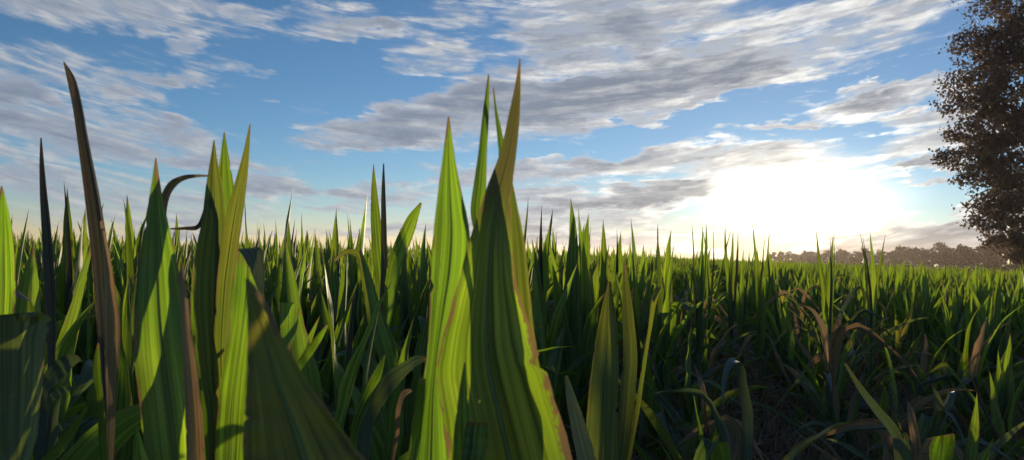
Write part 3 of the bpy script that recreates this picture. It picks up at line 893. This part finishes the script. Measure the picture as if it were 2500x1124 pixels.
# --- broad striped leaf
r_, ft = near_plant(425, .88, 'corn plant with a single broad striped green leaf and a dry curling strip', .75)
near_leaf(r_, rows_y((379, 382, 385), (366, 394, 470), (352, 410, 550), (338, 430, 640), (328, 448, 740), (327, 465, 840), (333, 482, 930), (345, 495, 1030), (358, 503, 1130)), .86, .82, fold=.10, yaw=.05, foot=ft(.72), rib=True, label='broad bright green leaf with dark lengthwise stripes')
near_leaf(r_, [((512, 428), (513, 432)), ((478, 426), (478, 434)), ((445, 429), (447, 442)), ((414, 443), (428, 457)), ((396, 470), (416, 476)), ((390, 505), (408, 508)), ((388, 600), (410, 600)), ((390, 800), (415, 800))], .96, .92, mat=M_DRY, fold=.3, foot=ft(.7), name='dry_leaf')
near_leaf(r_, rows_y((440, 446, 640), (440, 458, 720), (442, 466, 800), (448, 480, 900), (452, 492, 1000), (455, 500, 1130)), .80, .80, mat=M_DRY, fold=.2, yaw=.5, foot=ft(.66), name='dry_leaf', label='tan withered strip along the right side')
near_leaf(r_, rows_y((330, 336, 1040), (326, 350, 1080), (322, 368, 1130)), .78, .78, foot=ft(.62))

# --- tall dark rolled leaf
r_, ft = near_plant(275, .95, 'corn plant with the tall dark rolled leaf, hooked at its tip, at the left', .75)
near_leaf(r_, [((154, 150), (157, 151)), ((163, 192), (181, 186)), ((175, 250), (199, 248)), ((187, 330), (214, 330)), ((196, 400), (228, 400)), ((205, 470), (242, 470)), ((213, 540), (254, 540)), ((221, 610), (264, 610)), ((228, 690), (272, 690)), ((234, 770), (276, 770)), ((240, 860), (280, 860)), ((246, 980), (284, 980))],
          .92, .93, mat=M_ROLL, rolled=.45, foot=ft(.7), name='rolled_leaf')
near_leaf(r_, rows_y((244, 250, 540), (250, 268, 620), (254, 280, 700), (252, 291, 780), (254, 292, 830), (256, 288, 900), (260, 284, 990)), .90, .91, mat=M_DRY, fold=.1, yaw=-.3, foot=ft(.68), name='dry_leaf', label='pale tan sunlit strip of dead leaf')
near_leaf(r_, rows_y((238, 242, 838), (226, 246, 890), (231, 252, 960), (238, 258, 1030), (244, 264, 1125)), .86, .88, foot=ft(.6))
near_leaf(r_, [((213, 990), (217, 992)), ((180, 1030), (196, 1042)), ((140, 1080), (160, 1095)), ((100, 1124), (128, 1135))], .84, .90, foot=ft(.56))

# --- thin dark rod and the left edge
r_, ft = near_plant(120, 1.2, 'corn plant with the thin straight dark rolled spike near the left edge', .8)
near_leaf(r_, rows_y((98, 102, 337), (96, 108, 400), (97, 115, 470), (100, 123, 540), (104, 130, 620), (108, 135, 700), (114, 137, 780), (116, 134, 900)), 1.16, 1.18, mat=M_ROLL, rolled=.45, foot=ft(.76), name='rolled_leaf')
near_leaf(r_, [((206, 884), (208, 886)), ((188, 868), (196, 884)), ((150, 872), (176, 900)), ((112, 905), (148, 930)), ((92, 950), (116, 965)), ((90, 1010), (112, 1010))], 1.05, 1.15, mat=M_BLUE, fold=.1, foot=ft(.6))
near_leaf(r_, [((185, 946), (187, 948)), ((150, 945), (160, 958)), ((118, 968), (132, 980)), ((100, 1010), (118, 1014))], 1.02, 1.15, mat=M_BLUE, fold=.1, foot=ft(.56))
near_leaf(r_, [((188, 1040), (190, 1042)), ((160, 1028), (168, 1042)), ((130, 1050), (142, 1062)), ((115, 1090), (128, 1094))], 1.0, 1.15, mat=M_BLUE, fold=.1, foot=ft(.5))
r_, ft = near_plant(-10, .95, 'corn plant cut by the left edge, with a broad leaf folded over like a roof', .75)
near_leaf(r_, rows_y((2, 6, 455), (-12, 22, 520), (-22, 34, 600), (-28, 40, 690), (-30, 36, 780)), .92, .94, foot=ft(.72), mat=M_HERO)
near_leaf(r_, [((20, 1190), (50, 1190)), ((-20, 1080), (88, 1080)), ((-30, 950), (104, 950)), ((-34, 830), (112, 826)), ((-30, 776), (112, 766)), ((-24, 772), (104, 762)), ((-20, 800), (80, 795)), ((-20, 860), (40, 860))], .74, .86, mat=M_DULL, fold=.25, foot=ft(.66), label='broad dark leaf folded over and hanging')
near_leaf(r_, [((108, 770), (112, 772)), ((60, 722), (70, 735)), ((20, 700), (24, 722)), ((-20, 702), (-18, 728)), ((-40, 740), (-28, 750))], 1.1, 1.0, mat=M_BLUE, fold=.1, foot=ft(.6))

# --- blurred leaf in front
r_, ft = near_plant(720, .50, 'broad olive corn plant nearest the camera, blurred, with a brown withered tip', .72)
near_leaf(r_, rows_y((599, 605, 680), (602, 632, 725), (606, 668, 785), (606, 705, 850), (604, 748, 925), (602, 805, 1000), (600, 855, 1070), (598, 905, 1145)), .46, .44, mat=M_OLIVE, fold=.10, yaw=.25, foot=ft(.78), rib=True)
near_leaf(r_, [((603, 682), (607, 681)), ((620, 712), (630, 708)), ((642, 752), (656, 746)), ((660, 790), (674, 786)), ((672, 822), (684, 822))], .449, .452, mat=M_DRY, fold=.05, name='dry_margin', n=14, ncol=4, label='strip of brown withered leaf margin')

# --- plants a little farther back
r_, ft = near_plant(700, 1.35, 'corn plant with a leaf bent square over like a hook, right of the blurred leaf', .7)
near_leaf(r_, [((690, 856), (710, 858)), ((686, 810), (722, 812)), ((682, 765), (728, 768)), ((682, 744), (727, 745)), ((684, 740), (722, 741)), ((684, 770), (712, 772)), ((684, 860), (708, 860))], 1.26, 1.32, fold=.06, foot=ft(.62))
near_leaf(r_, [((797, 792), (801, 796)), ((765, 830), (779, 843)), ((735, 870), (749, 886)), ((712, 910), (726, 920))], 1.2, 1.32, fold=.3, foot=ft(.6))
r_, ft = near_plant(880, 1.5, 'corn plant with a yellow-green blade and an arching blue-grey leaf, bottom centre', .6)
near_leaf(r_, [((938, 866), (941, 868)), ((914, 905), (932, 915)), ((886, 962), (910, 975)), ((863, 1018), (885, 1032)), ((856, 1064), (872, 1070))], 1.45, 1.48, fold=.25, foot=ft(.55))
near_leaf(r_, [((1052, 876), (1054, 880)), ((1020, 868), (1030, 886)), ((985, 884), (1000, 908)), ((945, 908), (975, 935)), ((912, 955), (942, 978)), ((886, 1005), (912, 1030))], 1.40, 1.5, mat=M_BLUE, fold=.08, foot=ft(.5))
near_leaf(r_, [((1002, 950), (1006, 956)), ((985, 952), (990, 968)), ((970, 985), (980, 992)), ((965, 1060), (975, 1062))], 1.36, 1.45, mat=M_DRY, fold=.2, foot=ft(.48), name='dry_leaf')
r_, ft = near_plant(925, 2.6, 'corn plant with one straight dark spike beside a green blade, left of the big plant', .85)
near_leaf(r_, rows_y((911, 913, 402), (906, 921, 470), (905, 930, 540), (908, 940, 620), (918, 950, 710)), 2.6, 2.6, mat=M_LEAF, foot=ft(.8))
near_leaf(r_, rows_y((935, 938, 400), (931, 941, 470), (930, 944, 560), (930, 946, 650)), 2.55, 2.6, mat=M_ROLL, rolled=.45, foot=ft(.82), name='rolled_leaf')
near_leaf(r_, [((1026, 494), (1030, 497)), ((996, 528), (1018, 545)), ((970, 578), (1003, 592)), ((950, 630), (983, 640)), ((940, 690), (970, 694))], 2.5, 2.58, mat=M_LEAF, foot=ft(.76))
near_leaf(r_, [((815, 632), (817, 640)), ((845, 610), (848, 622)), ((875, 612), (868, 628)), ((892, 650), (876, 656)), ((905, 720), (888, 722)), ((915, 800), (900, 800))], 2.5, 2.58, mat=M_DULL, foot=ft(.7))

# --- dark plants in the shade right of the big plant
r_, ft = near_plant(1480, 1.75, 'shaded corn plant with a broad dull upright leaf, right of the big plant', .7)
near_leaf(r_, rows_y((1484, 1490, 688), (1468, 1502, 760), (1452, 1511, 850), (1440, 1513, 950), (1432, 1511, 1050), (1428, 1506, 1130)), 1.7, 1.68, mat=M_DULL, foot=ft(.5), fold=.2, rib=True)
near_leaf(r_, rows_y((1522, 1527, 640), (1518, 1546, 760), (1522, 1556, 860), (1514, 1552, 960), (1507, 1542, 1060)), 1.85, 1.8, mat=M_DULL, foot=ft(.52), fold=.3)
near_leaf(r_, [((1592, 730), (1596, 740)), ((1602, 702), (1616, 700)), ((1594, 720), (1608, 722)), ((1582, 800), (1592, 802)), ((1566, 900), (1576, 902)), ((1550, 1000), (1562, 1002))], 1.6, 1.7, mat=M_DULL, foot=ft(.5), name='dry_leaf')
r_, ft = near_plant(2210, 1.45, 'low corn plant with cut-off leaf ends at the bottom right', .5)
near_leaf(r_, rows_y((2178, 2216, 1070), (2180, 2222, 1090), (2184, 2228, 1130)), 1.2, 1.25, mat=M_BLUE, foot=ft(.46), yaw=.3)
near_leaf(r_, [((2278, 1068), (2330, 1058)), ((2272, 1085), (2332, 1085)), ((2268, 1130), (2325, 1130))], 1.22, 1.28, mat=M_HERO, foot=ft(.44))
near_leaf(r_, [((2060, 888), (2065, 886)), ((2094, 950), (2106, 942)), ((2134, 1008), (2152, 998)), ((2172, 1058), (2194, 1048)), ((2195, 1120), (2215, 1115))], 1.3, 1.4, mat=M_BLUE, foot=ft(.42))

# --- tall plants whose tips stand out above the rest: photo column, tip row, metres away, kind
TALL = [(30, 560, 3.4, 'spiky'), (75, 505, 2.6, 'spiky'), (145, 540, 2.9, 'spiky'), (180, 560, 3.3, 'spiky'), (285, 520, 2.5, 'spiky'), (315, 556, 3.2, 'spiky'), (440, 552, 3.4, 'spiky'), (632, 540, 3.0, 'spiky'),
        (672, 534, 2.9, 'spiky'), (722, 532, 2.7, 'spiky'), (735, 518, 3.1, 'spiky'), (765, 560, 3.6, 'leafy'), (822, 507, 2.7, 'spiky'), (845, 520, 3.0, 'spiky'), (990, 560, 3.4, 'leafy'), (1040, 545, 3.0, 'spiky'),
        (1293, 478, 2.9, 'spiky'), (1322, 500, 2.5, 'spiky'), (1345, 560, 3.4, 'leafy'), (1392, 482, 2.7, 'spiky'), (1408, 505, 3.2, 'spiky'), (1437, 522, 2.9, 'spiky'), (1472, 534, 3.3, 'spiky'), (1537, 530, 2.9, 'spiky'),
        (1604, 545, 3.1, 'spiky'), (1640, 560, 3.5, 'leafy'), (1708, 550, 3.2, 'spiky'), (1728, 542, 2.9, 'spiky'), (1764, 548, 3.1, 'spiky'), (1830, 538, 3.0, 'fan'), (1850, 590, 4.0, 'spiky'), (1984, 558, 2.7, 'spiky'),
        (2088, 560, 2.9, 'fan'), (2110, 640, 4.2, 'fan'), (2290, 700, 3.3, 'fan'), (2330, 672, 3.5, 'spiky'), (2385, 640, 3.4, 'spiky'), (2445, 650, 3.0, 'fan'), (2480, 700, 3.0, 'fan'), (2240, 690, 4.0, 'fan')]
ORD = ['first', 'second', 'third', 'fourth', 'fifth', 'sixth', 'seventh', 'eighth', 'ninth', 'tenth', 'eleventh', 'twelfth', 'thirteenth', 'fourteenth', 'fifteenth', 'sixteenth']
trng = np.random.default_rng(12)
tall_xy = []
cnt = {}
for (px, py, d, kind) in sorted(TALL):
    d *= 1.5 if px < 1650 else 1.75
    if 1650 < px < 2260: kind = 'slim'
    tip = at(px, py, d)
    pi = int(trng.choice(OF[kind])); top = PROTO[pi]['top']
    gz = float(ground_z(tip.x, tip.y))
    sc = (tip.z - gz) / top[2]
    rz = trng.uniform(0, 6.28)
    ox = (top[0] * math.cos(rz) - top[1] * math.sin(rz)) * sc; oy = (top[0] * math.sin(rz) + top[1] * math.cos(rz)) * sc
    o = corn_plant(tip.x - ox, tip.y - oy, min(sc, 1.05), rz, pi, zs=sc)
    if px < 500: w = 'from the left edge'
    elif px < 1050: w = 'rightward from the three-bladed plant'
    elif px < 1900: w = 'rightward from the big central plant'
    else: w = 'rightward from the setting sun'
    cnt[w] = cnt.get(w, 0) + 1
    tag(o, f'{ORD[cnt[w] - 1]} tall corn plant {w}', 'corn plant', 'tall corn plants that stand out above the rows')
    tall_xy.append((tip.x - ox, tip.y - oy))
n_near = sum(1 for o in col.objects if o.name.startswith('corn_plant'))

# ------------------------------------------------------------------ corn: the rows
def patch(x, y):
    """the thin weedy patch in the field in front and to the right"""
    az = np.degrees(np.arctan2(x, y)); d = np.hypot(x, y)
    edge = 7.0 + 1.6 * np.sin(d * 1.9 + 1) + 1.1 * np.sin(d * 4.3)
    far = 8.2 + 1.1 * np.sin(az * 0.35) + 0.8 * np.sin(az * 0.9 + 2)
    return (az > edge) & (d < far)

def tip_height(x, y, rng):
    az = np.degrees(np.arctan2(x, y)); d = np.hypot(x, y)
    h = np.interp(az, [-40, -5, 8, 20, 40], [1.40, 1.40, 1.36, 1.20, 1.14])
    h = h * np.where(patch(x, y), np.interp(d, [1.5, 4, 8], [.66, .78, .92]), 1.0)
    return h

ROW = R(14)
rr, pp = np.meshgrid(np.arange(-150, 151) * 0.76, np.arange(0, 640) * 0.185, indexing='ij')
frng = np.random.default_rng(77)
rr = rr + frng.normal(0, .035, rr.shape); pp = pp + frng.normal(0, .05, pp.shape)
X = (rr * math.cos(ROW) + pp * math.sin(ROW)).ravel(); Y = (-rr * math.sin(ROW) + pp * math.cos(ROW)).ravel()
D = np.hypot(X, Y); AZ = np.degrees(np.arctan2(X, Y))
keep = (Y > 0.4) & (np.abs(AZ) < 41) & (D < 115) & (D > np.where(AZ > 3, 1.75, 1.45))
keep &= ~(patch(X, Y) & (frng.random(len(X)) < np.interp(D, [1.5, 3.5, 8], [.55, .25, .1])))
for (tx, ty) in tall_xy:
    keep &= np.hypot(X - tx, Y - ty) > 0.09
X, Y, D, AZ = X[keep], Y[keep], D[keep], AZ[keep]
H = tip_height(X, Y, frng) * np.clip(frng.normal(.98, .095, len(X)) + .11 * (frng.random(len(X)) < .14), .7, 1.22)
H = np.where(D < 3.2, np.minimum(H, 1.36), H)
order = np.argsort(D)
inframe = np.abs(AZ) < 35
near_ids = [i for i in order if inframe[i]][:max(0, 298 - n_near)]
isnear = np.zeros(len(X), bool); isnear[near_ids] = True
def choose_kind(az, d, rng):
    u = rng.random()
    if patch(d * math.sin(R(az)), d * math.cos(R(az))) and rng.random() < .62: return 'veil_tinted'
    if az > 10: return 'fan' if u < .45 else ('spiky' if u < .75 else 'leafy')
    return 'spiky' if u < .50 else ('leafy' if u < .90 else 'fan')
zones = {}
for i in near_ids:
    kind = choose_kind(AZ[i], D[i], frng)
    pi = int(frng.choice(OF[kind]))
    sc = H[i] / PROTO[pi]['top'][2]
    lean = frng.normal(0, .05, 2)
    if AZ[i] > 7 and D[i] < 4.5: lean = frng.normal(0, .22, 2)
    o = corn_plant(X[i], Y[i], float(np.clip(sc, .78, 1.05)), frng.uniform(0, 6.28), pi, lean=lean, zs=sc)
    px, py = project(X[i], Y[i], 1.2)
    w = ('left of the three-bladed plant' if px < 480 else 'left of the big central plant' if px < 1050 else
         'right of the big central plant' if px < 1700 else 'beneath the setting sun' if px < 2150 else 'under the far wood')
    dd = 'front rows' if D[i] < 3.6 else 'middle rows' if D[i] < 5.4 else 'rear rows'
    tag(o, f'green corn plant in the {dd} {w}', 'corn plant', f'corn plants in the {dd} {w}')
    zones.setdefault((dd, w), []).append((px, o))
ORD += [t_ + '-' + o_ for t_ in ('twenty', 'thirty') for o_ in ORD[:9]]
ORD[16:16] = ['seventeenth', 'eighteenth', 'nineteenth', 'twentieth']
for (dd, w), lst in zones.items():
    if dd == 'rear rows': continue
    for k, (px, o) in enumerate(sorted(lst, key=lambda q: q[0])):
        o['label'] = f'corn plant, {ORD[k]} from left, {dd} {w}'

def scatter(name, ids, lod, rng, label):
    groups = {}
    for i in ids:
        k = choose_kind(AZ[i], D[i], rng)
        groups.setdefault(int(rng.choice(OF[k])), []).append(i)
    VV = []; QQ = []; UU = []; MI = []; off = 0
    mats = [M_LEAF, M_DULL, M_ROLL, M_DRY, M_OLIVE, M_BLUE]
    for pi, idl in groups.items():
        idl = np.array(idl); n = len(idl)
        sz = H[idl] / PROTO[pi]['top'][2]; sx = np.clip(sz, .8, 1.1)
        rz = rng.uniform(0, 6.28, n)
        ln = rng.normal(0, .05, (n, 2))
        gz = ground_z(X[idl], Y[idl])
        for (V, Qd, UV), mt in PROTO[pi][lod]:
            x = V[None, :, 0] * sx[:, None]; y = V[None, :, 1] * sx[:, None]; z = V[None, :, 2] * sz[:, None]
            wx = x * np.cos(rz)[:, None] - y * np.sin(rz)[:, None] + ln[:, :1] * z + X[idl][:, None]
            wy = x * np.sin(rz)[:, None] + y * np.cos(rz)[:, None] + ln[:, 1:] * z + Y[idl][:, None]
            W = np.stack([wx, wy, z + gz[:, None]], -1).reshape(-1, 3)
            q = (Qd[None] + (np.arange(n) * len(V))[:, None, None]).reshape(-1, 4) + off
            VV.append(W); QQ.append(q); UU.append(np.tile(UV, (n, 1))); MI.append(np.full(len(q), mats.index(mt) if mt in mats else 0))
            off += len(W)
    me = big_mesh(name, np.concatenate(VV), np.concatenate(QQ), np.concatenate(UU))
    for q in mats: me.materials.append(q)
    me.polygons.foreach_set('material_index', np.concatenate(MI).astype(np.int32))
    o = link(name, me)
    tag(o, label, 'corn', kind='stuff')
    return o
rest = np.where(~isnear)[0]
mid_ids = rest[D[rest] < 24]
far_ids = rest[(D[rest] >= 24)]
p_keep = np.interp(D[far_ids], [24, 60, 115], [.75, .5, .4])
far_ids = far_ids[frng.random(len(far_ids)) < p_keep]
scatter('corn_field', mid_ids, 'low', frng, 'mass of green corn filling the field behind the nearer rows')
scatter('far_corn', far_ids, 'vlow', frng, 'distant corn reading as one green band below the horizon')
print('near', len(near_ids), n_near, 'mid', len(mid_ids), 'far', len(far_ids))

# very far crop on the right, where the ground falls away: clumps of leaf tips
def far_crop():
    rng = np.random.default_rng(8)
    n = 26000
    az = R(1) * rng.uniform(-40, 42, n); d = 112 * (3.25 ** rng.random(n))
    x = d * np.sin(az); y = d * np.cos(az)
    gz = ground_z(x, y)
    VV = []; s = np.interp(d, [112, 360], [1.0, 2.6])
    Vs = []
    for k in range(6):
        a = rng.uniform(0, 6.28, n); w = rng.uniform(.05, .09, n) * s; h = rng.uniform(.95, 1.3, n); sp = rng.uniform(0, .45, n) * s
        bx = x + np.cos(a) * sp; by = y + np.sin(a) * sp
        lx = rng.normal(0, .16, n) * s; ly = rng.normal(0, .16, n) * s
        ux, uy = np.cos(a * 3), np.sin(a * 3)
        q = np.stack([np.stack([bx - ux * w, by - uy * w, gz + .5], -1), np.stack([bx + ux * w, by + uy * w, gz + .5], -1),
                      np.stack([bx + lx + ux * w * .1, by + ly + uy * w * .1, gz + h], -1), np.stack([bx + lx - ux * w * .1, by + ly - uy * w * .1, gz + h], -1)], 1)
        Vs.append(q)
    V = np.concatenate(Vs).reshape(-1, 3)
    Qd = np.arange(len(V)).reshape(-1, 4)
    UV = np.tile(np.array([[.2, .4], [.8, .4], [.8, .8], [.2, .8]]), (len(Qd), 1))
    o = link('far_crop', big_mesh('far_crop', V, Qd, UV, M_LEAF))
    tag(o, 'farthest corn seen as a thin green band before the wood', 'corn', kind='stuff')
far_crop()

# ------------------------------------------------------------------ dry blades and weeds on the ground at the right
def litter():
    rng = np.random.default_rng(4)
    VV = []; QQ = []; UU = []; off = 0
    for k in range(3200):  # dry strips, packed denser so their brown stands in for the veil
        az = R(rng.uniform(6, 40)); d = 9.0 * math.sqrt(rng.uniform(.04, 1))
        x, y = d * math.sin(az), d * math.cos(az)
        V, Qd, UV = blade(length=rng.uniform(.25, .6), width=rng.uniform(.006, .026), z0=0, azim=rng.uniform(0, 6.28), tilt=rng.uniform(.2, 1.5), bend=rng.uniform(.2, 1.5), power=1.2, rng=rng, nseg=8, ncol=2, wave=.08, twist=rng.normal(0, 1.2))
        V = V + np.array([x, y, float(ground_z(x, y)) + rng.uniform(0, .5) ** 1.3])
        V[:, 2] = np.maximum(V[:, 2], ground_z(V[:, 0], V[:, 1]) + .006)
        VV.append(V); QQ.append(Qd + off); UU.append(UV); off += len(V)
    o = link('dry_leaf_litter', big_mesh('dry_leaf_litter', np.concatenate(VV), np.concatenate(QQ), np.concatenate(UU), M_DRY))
    tag(o, 'tangle of thin dry leaf strips among the low corn at the right', 'dry leaves', kind='stuff')
    VV = []; QQ = []; UU = []; off = 0
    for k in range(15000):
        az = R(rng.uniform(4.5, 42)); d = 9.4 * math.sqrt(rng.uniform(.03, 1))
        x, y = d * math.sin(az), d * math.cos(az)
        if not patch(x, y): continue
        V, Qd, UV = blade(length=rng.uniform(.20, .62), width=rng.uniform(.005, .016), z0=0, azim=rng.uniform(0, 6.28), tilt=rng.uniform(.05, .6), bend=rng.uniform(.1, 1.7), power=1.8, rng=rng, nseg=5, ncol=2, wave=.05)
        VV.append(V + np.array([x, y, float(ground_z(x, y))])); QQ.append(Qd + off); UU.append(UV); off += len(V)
    o = link('weed_grass', big_mesh('weed_grass', np.concatenate(VV), np.concatenate(QQ), np.concatenate(UU), M_VEIL_GRASS))
    tag(o, 'thin weedy grass tinted brown for the warm light veil between the low corn plants at the right', 'grass', kind='stuff')
litter()

# ------------------------------------------------------------------ evening haze over the field
def haze():
    x0, x1, y0, y1, z0, z1 = -1600, 1600, -1600, 1600, -8.0, 31.0
    V = [(x, y, z) for x in (x0, x1) for y in (y0, y1) for z in (z0, z1)]
    F = [(0, 1, 3, 2), (4, 6, 7, 5), (0, 4, 5, 1), (2, 3, 7, 6), (0, 2, 6, 4), (1, 5, 7, 3)]
    mt, t = material('evening_haze')
    pv = t.new('ShaderNodeVolumePrincipled')
    pv.inputs['Color'].default_value = (0.98, 0.85, 0.78, 1)
    pv.inputs['Density'].default_value = HAZE
    pv.inputs['Anisotropy'].default_value = 0.6
    o = t.new('ShaderNodeOutputMaterial')
    t.t.links.new(pv.outputs[0], o.inputs['Volume'])
    h = link('haze', mesh_from('haze', V, F, smooth=False, mat=mt))
    tag(h, 'thin evening haze lying over the whole field', 'haze', kind='stuff')
HAZE = 0.00012
haze()
